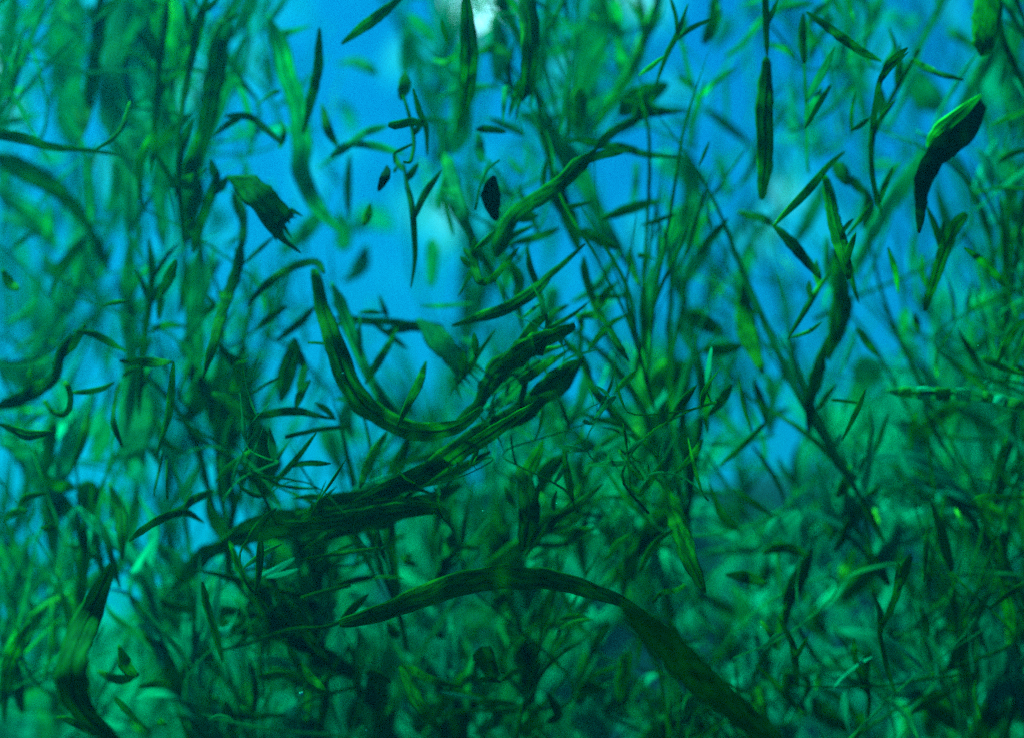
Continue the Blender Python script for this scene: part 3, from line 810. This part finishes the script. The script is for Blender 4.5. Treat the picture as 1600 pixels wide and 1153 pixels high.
tile = None
for line in STROKES.strip().splitlines():
    f = line.split()
    if f[0][0] == '#': tile = (int(f[1]), int(f[2])); continue
    pts = [tuple(float(v) for v in q.split(',')) for q in f[4:]]
    pts = [(tile[0]+x*Z, tile[1]+y*Z) for x, y in pts]
    ITEMS.append(dict(tone=f[0], d=float(f[1]), w=float(f[2])*Z, prof=f[3], pts=pts))

# places in the picture that anyone can find, used to say where each weed is
MARKS = [(755,25,'the white glare'),(110,110,'the broad hanging strap'),(768,305,'the black drifting fleck'),(765,420,'the small dark hook'),
 (600,600,'the U-shaped blade'),(760,660,'the thick dark branch'),(860,900,'the arched grey-green arm'),(1480,270,'the black twisted leaf'),
 (1530,620,'the pale banded stem'),(1197,150,'the brown spindle leaf'),(1310,490,'the dark star-shaped node'),(1040,600,'the dark round clump'),
 (130,950,'the dark leaning trunk'),(960,190,'the yellow-flecked cross stems'),(330,130,'the tall dark column'),(60,560,'the swept grey fan'),
 (220,620,'the broad forked leaf'),(630,230,'the hooked filament'),(490,410,'the bent elbow stem'),(1385,60,'the beaded slanting stem'),
 (1255,350,'the spiked leaf tips'),(825,780,'the black spear leaf'),(1075,840,'the paddle leaf'),(780,1050,'the blunt stub'),
 (460,880,'the splayed pale hand'),(1370,900,'the yellow-lit leaf'),(1240,1020,'the forked twig'),(300,1020,'the torn pale tuft'),
 (420,820,'the dark band'),(1560,180,'the bright yellow twig'),(1180,340,'the arching yellow stem'),(560,50,'the slanting green blade'),
 (100,640,'the small ring'),(1560,1000,'the pale right-hand edge leaves'),(1180,1080,'the navy hollow'),(1500,860,'the grassy right bank')]
def where(x, y):
    m = min(MARKS, key=lambda k: (k[0]-x)**2+(k[1]-y)**2)
    dx, dy = x-m[0], y-m[1]; r = math.hypot(dx, dy)
    if r < 22: return 'over ' + m[2]
    a_ = math.degrees(math.atan2(-dy, dx)) % 360
    rel = ['right of','up-right of','above','up-left of','left of','down-left of','below','down-right of'][int((a_+22.5)//45) % 8]
    return (('just ' if r < 60 else '') + rel + ' ' + m[2])
TONE = {'G':'dim olive','D':'dark green','M':'mid green','L':'pale teal','Y':'yellow-green','K':'blackened'}
def describe(it):
    p0, p1 = it['pts'][0], it['pts'][-1]
    dx, dy = p1[0]-p0[0], p1[1]-p0[1]
    ang = math.degrees(math.atan2(-dy, dx)) % 180
    lean = 'lying flat' if ang < 15 or ang > 165 else 'rising right' if ang < 70 else 'upright' if ang < 110 else 'falling right'
    ln = sum(math.dist(a_, b_) for a_, b_ in zip(it['pts'], it['pts'][1:]))
    chord = math.hypot(dx, dy)
    curve = 'curved ' if chord < .93*ln and chord > 0 else ''
    w = it['w']
    if it['prof'] == 't' or (w < 9 and ln > 60): name, cat = 'thread_weed', 'thread'
    elif it['prof'] == 'f': name, cat = 'frayed_leaf', 'leaf'
    elif it['tone'] == 'K' and it['d'] > .95: name, cat = 'leaf_fragment', 'leaf fragment'
    elif it['prof'] == 's' and w > 22: name, cat = 'strap_leaf', 'strap leaf'
    elif it['prof'] == 's': name, cat = 'weed_stem', 'stem'
    elif w > 28: name, cat = 'broad_leaf', 'leaf'
    elif ln < 60: name, cat = 'leaflet', 'leaflet'
    else: name, cat = 'pointed_leaf', 'leaf'
    size = ('long ' if ln > 150 else 'short ' if ln < 55 else '') + ('thin ' if w < 8 else 'wide ' if w > 26 else '')
    soft = ', soft and blurred,' if it['d'] > 1.28 else ''
    if soft: soft = ' soft'
    cx = it['pts'][len(it['pts'])//2]
    return name, cat, f"{size}{TONE[it['tone']]}{soft} {curve}{name.replace('_',' ')} {lean} {where(*cx)}", ln
SPECIAL = {}     # (tile coordinates of first point) -> (name, label)
HERO = [
 ((487,421),'strap_leaf','strap leaf','long dark blade sagging in a wide U across the middle of the tangle'),
 ((912,556),'branch','branch','thick dark branch sweeping down-left from the frayed clump to the dark band'),
 ((530,973),'arching_stem','stem','broad dark arm arching over the lower middle like a bridge'),
 ((970,947),'arching_stem','stem','blurred green arm running down right from the end of the arched dark arm'),
 ((1534,159),'twisted_leaf','leaf','black twisted leaf hanging from the yellow twig at right'),
 ((1198,90),'spindle_leaf','leaf','smooth brown-green spindle leaf hanging upright alone against blue water'),
 ((773,276),'leaf_fragment','leaf fragment','large black teardrop fleck drifting in open blue water with feathery wisps above'),
 ((604,259),'leaf_fragment','leaf fragment','small black oval fleck drifting left of the hooked filament'),
 ((775,402),'curved_stem','stem','thick dark stem curving up right from the small hook to the cross stems'),
 ((822,736),'spear_leaf','leaf','black spear-shaped leaf pointing straight down above the arched arm'),
 ((749,1012),'cut_stub','stub','blunt dark olive stub standing tilted near the bottom middle'),
 ((1385,610),'banded_stem','stem','pale banded yellow-green stem lying flat across the right side'),
 ((899,509),'frayed_clump','clump','thick dark frayed clump of leaf bases in the centre of the tangle'),
 ((1043,783),'paddle_leaf','leaf','dark paddle-shaped leaf pointing down right beside the teal bank'),
 ((176,881),'leaning_trunk','stem','thick nearly black leaning stalk near the lower left corner'),
 ((743,370),'hooked_stem','stem','small dark stem bent in a J-shaped hook below the black fleck'),
 ((652,559),'pointed_leaf','leaf','slim dark leaf pointing up inside the curve of the U-shaped blade'),
 ((913,382),'pointed_leaf','leaf','long dark blade rising right with its tip above the pale bottle-shaped leaf'),
 ((1509,333),'pointed_leaf','leaf','tall narrow black leaf standing below the black twisted leaf'),
 ((652,499),'frayed_leaf','leaf','olive strap leaf with a torn scalloped end hanging over blue water in the centre'),
]
random.seed(7)
seen = {}
for idx, it in enumerate(ITEMS):
    rnd = random.Random(idx*13+5)
    name, cat, label, ln = describe(it)
    hero = None
    for (hx, hy), hn, hc, hl in HERO:
        if math.dist((hx, hy), it['pts'][0]) < 6: hero = hl; name, cat = hn, hc; break
    it['label'] = hero or label; it['name'] = name; it['cat'] = cat; it['ln'] = ln
    seen.setdefault(it['label'], []).append(it)
for lb, its in seen.items():
    if len(its) > 1:                               # same words: say which is higher or more to the left
        xs = [q['pts'][0][0] for q in its]; ys = [q['pts'][0][1] for q in its]
        byx = (max(xs)-min(xs)) > (max(ys)-min(ys))
        its.sort(key=lambda q: q['pts'][0][0 if byx else 1])
        words = (['leftmost','rightmost'] if byx else ['upper','lower']) if len(its) == 2 else (['leftmost','middle','rightmost'] if byx else ['topmost','middle','lowest'])
        for q, w_ in zip(its, words + ['last']*9): q['label'] = w_ + ' ' + q['label']
for idx, it in enumerate(ITEMS):
    rnd = random.Random(idx*13+5)
    d0, w, prof = it['d'], it['w'], it['prof']
    drift = rnd.uniform(-.07, .07)*min(1.5, it['ln']/120); ph = rnd.uniform(0, 6)
    m = len(it['pts'])
    cps = [P(x, y, d0+drift*(i/(m-1)-.5)+(idx*.618 % 1-.5)*.05+.014*math.sin(ph+i*1.3)) for i, (x, y) in enumerate(it['pts'])]
    n = max(10, min(44, int(it['ln']/9)))
    line = catmull(cps, n)
    wid = [PXW(w, d0)*PROF[prof](i/n)*1.12+.0003 for i in range(n+1)]
    if it['name'] == 'frayed_clump': wid = [v*(.8+.35*noise.noise(Vector((i*.5,3,2)))) for i, v in enumerate(wid)]
    thr = prof == 't' or w < 9
    base = line[0].copy()
    bm = bmesh.new()
    t0 = rnd.uniform(-.35, .35)
    ribbon(bm, line, wid, rnd, thick=.6 if thr else .2 if prof == 's' else .14, twist=.15 if thr else .45, seed=idx, ragged=.12 if w > 14 else .05, t0=t0)
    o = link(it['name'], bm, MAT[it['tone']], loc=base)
    tag(o, it['label'], it['cat'])
    if it['name'] == 'banded_stem':
        for k in range(7):
            i = int(n*(.08+.13*k)); bm = bmesh.new()
            ribbon(bm, [p-FW*.0015 for p in line[i:i+3]], [wid[i]*1.02]*3, rnd, thick=.3, twist=0, seed=k, t0=t0)
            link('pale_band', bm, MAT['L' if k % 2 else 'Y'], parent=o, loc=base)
    if prof == 'f':                                  # torn end: a handful of points
        end = line[-1]; dirv = (line[-1]-line[-4]).normalized(); side = dirv.cross(FW).normalized()
        for k in range(6):
            f_ = (k-2.5)/5*wid[-1]*1.0
            q0 = end+side*f_-dirv*wid[-1]*.3
            tipv = q0+(dirv+side*((k-2.5)*.16+rnd.uniform(-.2, .2))).normalized()*wid[-1]*rnd.uniform(.25, 1.3)
            bm = bmesh.new()
            lp = catmull([q0, (q0+tipv)/2+side*rnd.uniform(-.001,.001), tipv], 8)
            ribbon(bm, lp, [wid[-1]*.26*(1-i/8)**.8+.0002 for i in range(9)], rnd, seed=idx+k)
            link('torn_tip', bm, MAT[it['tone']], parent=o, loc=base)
    if prof in 'sw' and it['ln'] > 90 and it['tone'] != 'K' and it['name'] not in ('spindle_leaf', 'strap_leaf', 'arching_stem', 'banded_stem', 'cut_stub') or it['name'] in ('thread_weed',) and it['ln'] > 110:
        for k in range(int(it['ln']/60)):            # side leaflets
            i = rnd.randrange(2, n-1); tg = (line[i+1]-line[i]).normalized()
            if tg.z < 0: tg = -tg
            sd = tg.cross(FW).normalized()*rnd.choice((-1, 1))
            dv = (tg*rnd.uniform(.8, 1.6)+sd*rnd.uniform(.2, .7)+FW*rnd.uniform(-.3, .5)).normalized()
            l_ = PXW(rnd.uniform(40, 95), d0); q0 = line[i]; sag = sd*l_*rnd.uniform(-.1, .25)
            lp = catmull([q0, q0+dv*l_*.5, q0+dv*l_+sag], 10)
            wl_ = PXW(rnd.uniform(8, 17), d0)
            bm = bmesh.new(); ribbon(bm, lp, [wl_*max(.03, math.sin(math.pi*(.08+.9*i_/10))**.8) for i_ in range(11)], rnd, seed=idx*9+k)
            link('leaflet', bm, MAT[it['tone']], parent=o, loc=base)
    if w > 15 and prof in 'bsw' and it['ln'] > 70 and it['name'] != 'arching_stem' and it['d'] < 1.3:   # raised midrib
        bm = bmesh.new()
        ribbon(bm, [p-FW*wid[i]*.05 for i, p in enumerate(line)], [min(v*.12, .0016) for v in wid], rnd, thick=.9, twist=.1, seed=idx)
        link('midrib', bm, MAT[it['tone']], parent=o, loc=base)

# ------------------------------------------------------------------ leafy weeds standing behind the traced ones
def blade(bm, base, dirv, length, width, bend, rnd, seed, seg=7, mat=0, flat=None):
    side = Vector((rnd.uniform(-1,1), rnd.uniform(-1,1), rnd.uniform(-.4,.6)))
    pts = [base+dirv*(length*i/seg)+side*(bend*(i/seg)**2) for i in range(seg+1)]
    ribbon(bm, pts, [width*max(.04, math.sin(math.pi*(.1+.88*i/seg))**.8) for i in range(seg+1)], rnd, thick=.12, twist=.5, seed=seed, ragged=.03, face=flat)
def make_plant(tone, h, seed, leaves=12, lw=.017, ll=.13, stem_w=.006):
    rnd = random.Random(seed)
    root = bpy.data.objects.new('pondweed_plant', None); C.collection.objects.link(root)
    ph = rnd.uniform(0, 6); sway = rnd.uniform(.025, .06)
    m = max(7, int(h*8))
    cp = [Vector((sway*math.sin(ph+i*.9), sway*math.cos(ph+i*1.1), h*i/m)) for i in range(m+1)]
    line = catmull(cp, 24+int(h*20)); n = len(line)-1
    bm = bmesh.new()
    ribbon(bm, line, [stem_w*(1.15-.75*i/n) for i in range(n+1)], rnd, thick=.8, twist=.1, seed=seed)
    o = link('stem', bm, MAT['D' if rnd.random() < .6 else 'M']); o.parent = root
    for k in range(leaves):
        t = (k+.6)/leaves
        p = line[int(t*n)]
        a_ = k*2.4+rnd.uniform(-.6, .6)
        up = rnd.uniform(.8, 3.2)
        dv = Vector((math.cos(a_), math.sin(a_)*.7, up)).normalized()
        bm = bmesh.new()
        blade(bm, p, dv, ll*rnd.uniform(.5, 1.5), lw*rnd.uniform(.5, 1.4), rnd.uniform(-.04, .06), rnd, seed*31+k, seg=8)
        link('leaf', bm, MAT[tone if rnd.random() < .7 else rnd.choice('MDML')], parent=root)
    return root
def make_ribbons(tone, h, seed, leaves=8, lw=.009, name='ribbon_weed'):
    """long thin blades fanning out from one crown"""
    rnd = random.Random(seed)
    root = bpy.data.objects.new(name, None); C.collection.objects.link(root)
    bm = bmesh.new()
    ribbon(bm, [Vector((0, 0, -.03+.012*i)) for i in range(5)], [lw*.6, lw*1.2, lw*1.4, lw*1.1, lw*.6], rnd, thick=.8, twist=.1, seed=seed)
    link('crown', bm, MAT['D']).parent = root
    for k in range(leaves):
        a_ = rnd.uniform(0, 6.28); sp = rnd.uniform(.03, .34)
        l_ = h*rnd.uniform(.5, 1.1); bend = rnd.uniform(.1, .5)*l_*sp*2
        q = [Vector((math.cos(a_)*sp*l_*t+math.cos(a_)*bend*t*t+.02*math.sin(k+t*5)*t, .7*math.sin(a_)*(sp*l_*t+bend*t*t), l_*t*(1-.35*sp*t))) for t in (0, .25, .5, .75, 1)]
        lp = catmull(q, 18); w_ = lw*rnd.uniform(.55, 1.5)
        bm = bmesh.new(); ribbon(bm, lp, [w_*max(.03, math.sin(math.pi*(.12+.87*i/18))**.8) for i in range(19)], rnd, thick=.13, twist=.9, seed=seed*7+k)
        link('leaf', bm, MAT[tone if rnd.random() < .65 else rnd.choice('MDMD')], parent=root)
    return root
KINDS = {
 'slim': ('pondweed_plant', 'leafy stalk', 'pondweed', (.8, .65, .55)),
 'tall': ('pondweed_plant', 'tall leafy pondweed', 'pondweed', (1.9, 1.7)),
 'rib': ('ribbon_weed', 'fan of ribbon weed', 'ribbon weed', (.42, .34)),
 'needle': ('needle_sprig', 'needle sprig', 'sprig', (.17, .13)),
 'tuft': ('leaf_tuft', 'short leaf tuft', 'leaf tuft', (.13, .10)),
 'wisp': ('thread_weed_tuft', 'thread weed tuft', 'thread weed', (.36, .30)),
}
protos = {}
for tone in 'MLD':
    protos['slim', tone] = [make_plant(tone, h, 100+ord(tone)+i*7, leaves=n_, lw=w_, ll=l_) for i, (h, n_, w_, l_) in enumerate(((.8, 18, .014, .14), (.65, 12, .024, .16), (.55, 18, .011, .11)))]
    protos['rib', tone] = [make_ribbons(tone, h, 300+ord(tone)+i*5, 9, lw) for i, (h, lw) in enumerate(((.42, .015), (.34, .009)))]
for tone in 'MD':
    protos['tall', tone] = [make_plant(tone, h, 500+ord(tone)+i*3, 40, .012, .17, .010) for i, h in enumerate((1.9, 1.7))]
for tone in 'MD':
    protos['wisp', tone] = [make_ribbons(tone, h, 700+ord(tone)+i*5, 7, lw, 'thread_weed_tuft') for i, (h, lw) in enumerate(((.36, .0042), (.30, .0058)))]
    protos['tuft', tone] = [make_ribbons(tone, h, 900+ord(tone)+i*5, 7, lw, 'leaf_tuft') for i, (h, lw) in enumerate(((.13, .008), (.10, .011)))]
protos['tuft', 'L'] = [make_ribbons('L', h, 950+i*5, 7, lw, 'leaf_tuft') for i, (h, lw) in enumerate(((.13, .009), (.10, .012)))]
def rename(r, nm): r.name = nm; return r
for tone in 'MDLY':
    protos['needle', tone] = [rename(make_plant(tone, h, 1200+ord(tone)+i*5, nl, lw, ll, .0028), 'needle_sprig') for i, (h, nl, lw, ll) in enumerate(((.17, 9, .0055, .06), (.13, 7, .008, .05)))]
def copy_plant(src):
    r = src.copy(); C.collection.objects.link(r)
    for ch in src.children:
        c = ch.copy(); C.collection.objects.link(c); c.parent = r
    return r
used = set()
LOOK = {'Y':'yellow-green','M':'mid green','L':'pale teal','D':'dark green'}
PLANT_LABELS = {}
def plant(kind, tone, px, py, d, s, lean, rz, group):
    """stand one plant so that its middle is found round about (px, py), d metres off; tall ones root in the bed"""
    rnd = random.Random(int(px*7+py*3))
    ps = protos[kind, tone]; k = rnd.randrange(len(ps)); src = ps[k]
    if (kind, tone, k) in used: o = copy_plant(src)
    else: used.add((kind, tone, k)); o = src
    h = KINDS[kind][3][k]*s
    mid = P(px, py, d)
    o.rotation_euler = (rnd.uniform(-.15, .15), lean, rz); o.scale = (s, s, s)
    ax = Matrix.Rotation(lean, 3, 'Y') @ Vector((0, 0, 1))
    if kind == 'tall': o.location = (mid.x-math.sin(lean)*(mid.z-bed_z(mid.x, mid.y)), mid.y, bed_z(mid.x, mid.y)-.02)
    else: o.location = mid-ax*(h*.5)
    ln = 'leaning right' if lean > .25 else 'leaning left' if lean < -.25 else 'upright'
    lb = f"{LOOK[tone]} {KINDS[kind][1]} {ln}, {where(px, py)}"
    PLANT_LABELS.setdefault(lb, []).append((px, py, o))
    tag(o, lb, KINDS[kind][2], group)
rnd = random.Random(21)
ZONES = [  # kind, x0, x1, y0, y1, count, tones, depth range, lean range, scale
 ('tall', -20, 440, 300, 500, 4, 'MMD', (1.35, 2.3), (-.05, .16), .9, 'tall weeds standing at left'),
 ('tall', 660, 1180, 300, 500, 4, 'MMD', (1.5, 2.4), (-.1, .16), .85, 'tall weeds standing right of centre'),
 ('tall', 1180, 1620, 300, 500, 4, 'MMD', (1.5, 2.5), (-.1, .2), .85, 'tall weeds standing at right'),
 ('slim', -20, 420, -40, 420, 4, 'MMML', (1.55, 2.4), (-.2, .3), .7, 'weeds at upper left'),
 ('rib', -20, 430, -40, 420, 6, 'MMDL', (1.45, 2.1), (-.3, .4), .8, 'ribbon weeds at upper left'),
 ('slim', -20, 430, 380, 760, 3, 'MMLL', (1.5, 2.3), (-.3, .4), .6, 'weeds at middle left'),
 ('rib', -20, 430, 380, 800, 6, 'MMD', (1.35, 2.0), (-.4, .5), .75, 'ribbon weeds at middle left'),
 ('slim', -20, 480, 760, 1150, 4, 'MLMD', (1.2, 1.8), (-.6, .6), .5, 'weeds at lower left'),
 ('rib', -20, 480, 780, 1150, 5, 'MLD', (1.3, 1.8), (-.9, .9), .6, 'ribbon weeds at lower left'),
 ('slim', 420, 640, -40, 300, 2, 'MLL', (1.6, 2.4), (-.5, .6), .5, 'weeds above the U-shaped blade'),
 ('slim', 640, 1130, -40, 300, 7, 'MML', (1.6, 2.4), (-.3, .5), .6, 'weeds at top centre'),
 ('rib', 640, 1130, -40, 420, 8, 'MMLD', (1.45, 2.1), (-.3, .5), .7, 'ribbon weeds at top centre'),
 ('slim', 1130, 1620, -40, 360, 5, 'MLML', (1.4, 2.4), (-.3, .5), .6, 'weeds at upper right'),
 ('rib', 1130, 1620, -40, 360, 8, 'MLM', (1.5, 2.3), (-.3, .6), .7, 'ribbon weeds at upper right'),
 ('slim', 960, 1620, 340, 660, 6, 'MMLD', (1.4, 2.2), (-.3, .5), .5, 'weeds above the bank'),
 ('rib', 940, 1620, 340, 700, 13, 'MMDL', (1.35, 2.0), (-.4, .5), .65, 'ribbon weeds above the bank'),
 ('rib', 440, 960, 300, 640, 5, 'MD', (1.5, 2.1), (-.8, 1.0), .5, 'ribbon weeds behind the U-shaped blade'),
 ('slim', 440, 1000, 620, 900, 12, 'MLMD', (1.3, 2.0), (-.7, 1.0), .45, 'weeds at lower centre'),
 ('rib', 440, 1000, 620, 900, 10, 'MDL', (1.3, 1.9), (-.5, 1.1), .55, 'ribbon weeds at lower centre'),
 ('wisp', -20, 440, -40, 760, 5, 'DDMM', (1.05, 1.4), (-.3, .45), .9, 'thread tufts at left'),
 ('wisp', 640, 1000, -40, 420, 3, 'DDMM', (1.05, 1.4), (-.6, .6), .7, 'thread tufts at top centre'),
 ('wisp', 1000, 1620, -40, 640, 10, 'DDMM', (1.05, 1.4), (-.3, .6), .85, 'thread tufts at right'),
 ('wisp', 380, 1050, 560, 900, 5, 'DDDM', (1.05, 1.4), (-.3, .9), .6, 'thread tufts at lower centre'),
 ('wisp', -20, 500, 760, 1150, 6, 'DDMM', (1.05, 1.35), (-.9, .9), .6, 'thread tufts at lower left'),
 ('wisp', 480, 1620, 760, 1150, 13, 'DDMM', (1.02, 1.35), (-.9, .9), .6, 'thread tufts over the bank'),
 ('tuft', 380, 1000, 640, 1150, 46, 'MDLML', (1.12, 1.5), (-1.2, 1.2), 1.0, 'leaf tufts at lower centre'),
 ('tuft', -20, 400, 560, 1150, 16, 'MLLM', (1.12, 1.5), (-1.0, 1.0), 1.0, 'leaf tufts at lower left'),
 ('tuft', 1000, 1620, 600, 1150, 60, 'LDLLM', (1.12, 1.6), (-1.2, 1.2), 1.0, 'leaf tufts over the bank'),
 ('needle', -20, 430, -40, 640, 26, 'MMMDY', (1.1, 1.6), (-.7, .8), 1.0, 'needle sprigs at left'),
 ('needle', 430, 1000, -40, 420, 15, 'MMDY', (1.1, 1.6), (-1.2, 1.2), .9, 'needle sprigs at top centre'),
 ('needle', 1000, 1620, -40, 640, 32, 'MMDYL', (1.1, 1.6), (-.8, .9), 1.0, 'needle sprigs at right'),
 ('needle', -20, 480, 640, 1150, 20, 'MDLY', (1.05, 1.5), (-1.3, 1.3), .9, 'needle sprigs at lower left'),
 ('needle', 380, 1100, 600, 1150, 32, 'MDLD', (1.05, 1.5), (-1.4, 1.4), .9, 'needle sprigs at lower centre'),
 ('needle', 1000, 1620, 640, 1150, 42, 'MDLD', (1.05, 1.5), (-1.2, 1.2), .9, 'needle sprigs over the bank'),
 ('needle', 250, 1150, 560, 980, 9, 'DDM', (.93, .99), (-1.4, 1.4), .6, 'needle sprigs in front of the dark branches'),
 ('slim', 400, 1620, 820, 1170, 8, 'LLLM', (1.2, 1.7), (-.9, .9), .4, 'weeds low on the bank'),
 ('rib', 400, 1620, 780, 1180, 16, 'LLMD', (1.25, 1.9), (-.8, .9), .45, 'ribbon weeds low on the bank'),
]
# stretches of open blue water that no fill weed stands in front of
OPEN = [(600,70,85),(560,140,60),(1150,200,85),(1240,200,60),(430,170,45),(600,270,70),(800,250,60),(440,340,55),(610,570,90),(700,330,50),(660,420,60),
 (960,290,55),(1000,350,50),(1230,440,75),(1370,420,65),(1410,160,55),(1440,330,55),(1500,80,55),(65,140,55),(60,300,45),(490,740,60),(210,710,50),(20,790,60),(260,900,45),(940,570,50),
 (1110,30,50),(510,590,40),(700,430,40),(1540,330,50),(1280,90,50),(340,20,40),(230,420,30),(110,130,25),(200,100,25),(150,350,40),(250,370,30),(90,420,45),(180,420,30),(60,230,40),(420,300,50),(170,700,50)]
HOLLOW = [(1145,763,25),(1185,770,20),(1300,735,18),(1390,865,22),(1270,960,28),(1110,1000,24),(1130,1025,16),(1300,1100,30),(1015,1060,28),(960,1000,24),(610,912,18),(705,955,24),(700,1095,24),(1225,690,22),(1590,920,16),(600,1100,14),(1440,1090,20),(1500,790,18),(880,1130,20),(1100,880,20),(1380,1010,18)]
OPEN = [(a_, b_, c_*OPENNESS) for a_, b_, c_ in OPEN]+[(a_, b_, c_*1.2+24) for a_, b_, c_ in HOLLOW]
TALL_X = [105, 140, 175, 250, 290, 325, 350, 395, 30, 120, 310, 160, 335, 690, 735, 815, 855, 905, 1030, 1060, 1300, 1325, 1480, 1580, 1590, 1185]
def clear_of(px, py, d, lean, s, kd):
    half = (.33 if kd == 'slim' else .2 if kd == 'wisp' else .18)*s/(.72*d)*1600
    for k in (-1, -.5, 0, .5, 1):
        x, y = px+math.sin(lean)*half*k, py-math.cos(lean)*half*k
        for ox, oy, r in OPEN:
            if (x-ox)**2+(y-oy)**2 < r*r: return False
    return True
for kd, x0, x1, y0, y1, cnt, tones, dr, lr, s, g in ZONES:
    for i in range(cnt):
        px = x0+(x1-x0)*((i*.618034+rnd.uniform(0, .12)) % 1); py = rnd.uniform(y0, y1)
        tone = rnd.choice(tones)
        dd, ss, lean = rnd.uniform(*dr), s*rnd.uniform(.75, 1.25), rnd.uniform(*lr)
        if kd == 'tall':
            cand = [v for v in TALL_X if x0 <= v <= x1]; px = cand[i % len(cand)]+rnd.uniform(-12, 12); lean = rnd.uniform(-.02, .08)
        else:
            for tr in range(30):
                if clear_of(px, py, dd, lean, ss, kd): break
                px, py, lean = rnd.uniform(x0, x1), rnd.uniform(y0, y1), rnd.uniform(*lr)
            else: continue
        if kd in ('slim', 'rib') and y0 < 700 or kd == 'tall': dd *= 1.3; ss *= 1.22 if kd != 'tall' else 1
        plant(kd, tone, px, py, dd, ss, lean, rnd.uniform(0, 6.28), g)
for lb, its in PLANT_LABELS.items():
    if len(its) > 1:
        its.sort(key=lambda q: q[0])
        for i, q in enumerate(its):
            if len(its) == 2: q[2]['label'] = ('leftmost ', 'rightmost ')[i]+lb
            elif len(its) in (4, 5): q[2]['label'] = (('leftmost ', 'second ', 'third ', 'rightmost ') if len(its) == 4 else ('leftmost ', 'second ', 'middle ', 'fourth ', 'rightmost '))[i]+lb
            elif len(its) == 3: q[2]['label'] = ('leftmost ', 'middle ', 'rightmost ')[i]+lb
for (kd, t_), ps in protos.items():
    for k, p_ in enumerate(ps):
        if (kd, t_, k) not in used:
            for ch in list(p_.children): bpy.data.objects.remove(ch)
            bpy.data.objects.remove(p_)

# ------------------------------------------------------------------ low weed covering the bank
def thicket(name, label, rects, seed):
    rnd = random.Random(seed)
    bm = bmesh.new(); mi = bm.faces.layers.int.new('m')
    for (x0, x1, y0, y1, cnt) in rects:
        for i in range(cnt):
            x, y = rnd.uniform(x0, x1), rnd.uniform(y0, y1)
            # clumps, with bare silt between
            c_ = noise.noise(Vector((x*4.5, y*4.5, 2)))
            if c_ < -.08 and rnd.random() < .93: continue
            base = Vector((x, y, bed_z(x, y)-.01))
            ln = rnd.uniform(.06, .2)*(1+.5*c_)
            n0 = len(bm.faces)
            a_ = rnd.uniform(0, 6.28)
            dv = Vector((math.cos(a_)*.9, math.sin(a_)*.5, rnd.uniform(.25, 1.5))).normalized()
            hid = False
            for q_ in (base, base+dv*ln*.5, base+dv*ln):
                v_ = q_-Vector((0, 0, CAM_Z)); dz = v_.dot(FW)
                qx, qy = 800+v_.dot(RT)/dz*1600/FX, 576.5-v_.dot(UP)/dz*1600/FX
                if any((qx-a1)**2+(qy-b1)**2 < (c1*1.5+9)**2 for a1, b1, c1 in HOLLOW): hid = True
            if hid: continue
            blade(bm, base, dv, ln, rnd.uniform(.006, .026), rnd.uniform(-.04, .06), rnd, i, seg=4)
            bm.faces.ensure_lookup_table()
            m_ = rnd.choice((0, 1, 1, 1, 1, 0, 1, 1, 1)) if rnd.random() < .9 else 2
            for f in range(n0, len(bm.faces)): bm.faces[f].material_index = m_
    me = bpy.data.meshes.new(name); bm.to_mesh(me); bm.free()
    for t_ in 'MLDY': me.materials.append(MAT[t_])
    o = bpy.data.objects.new(name, me); C.collection.objects.link(o); tag(o, label, 'weed', kind='stuff')
thicket('weed_thicket', 'low tangled teal weed covering the dark bank', [(-1.3, 1.5, 1.5, 3.1, 11000)], 5)

# ------------------------------------------------------------------ the water itself, a thin even haze
def haze_box():
    bm = bmesh.new(); bmesh.ops.create_cube(bm, size=1)
    bmesh.ops.scale(bm, vec=(320, 320, 4.4), verts=bm.verts)
    bmesh.ops.translate(bm, verts=bm.verts, vec=(0, 40, 1.1))
    me = bpy.data.meshes.new('haze'); bm.to_mesh(me); bm.free()
    m = bpy.data.materials.new('haze'); m.use_nodes = True; t = m.node_tree; t.nodes.clear()
    o_ = t.nodes.new('ShaderNodeOutputMaterial'); v = t.nodes.new('ShaderNodeVolumePrincipled')
    v.inputs['Color'].default_value = (.0, .27, .58, 1); v.inputs['Density'].default_value = HAZE; v.inputs['Anisotropy'].default_value = .55
    t.links.new(v.outputs[0], o_.inputs['Volume']); me.materials.append(m)
    o = bpy.data.objects.new('haze', me); C.collection.objects.link(o); tag(o, 'faint blue-green haze of the water', 'haze', kind='stuff')
if HAZE > 0: haze_box()

# ------------------------------------------------------------------ silt flecks adrift in the water
def flecks():
    rnd = random.Random(77); bm = bmesh.new()
    for i in range(70):
        if i == 0: p, r = P(471, 1083, .93), .0016
        elif i == 1: p, r = P(536, 583, .95), .0009
        else: p, r = P(rnd.uniform(0, 1600), rnd.uniform(0, 1153), rnd.uniform(.8, 1.8)), rnd.uniform(.0003, .0007)
        m = Matrix.Translation(p) @ Matrix.Rotation(rnd.uniform(0, 6), 4, 'X') @ Matrix.Diagonal((1, rnd.uniform(.5, 1.6), rnd.uniform(.4, 1), 1))
        bmesh.ops.create_icosphere(bm, subdivisions=1, radius=r, matrix=m)
    m = bpy.data.materials.new('pale_silt'); m.use_nodes = True
    b = m.node_tree.nodes['Principled BSDF']; b.inputs['Base Color'].default_value = (.10, .45, .40, 1); b.inputs['Roughness'].default_value = .8
    o = link('silt_flecks', bm, m); tag(o, 'fine pale silt flecks drifting all through the water', 'silt', kind='stuff')
flecks()
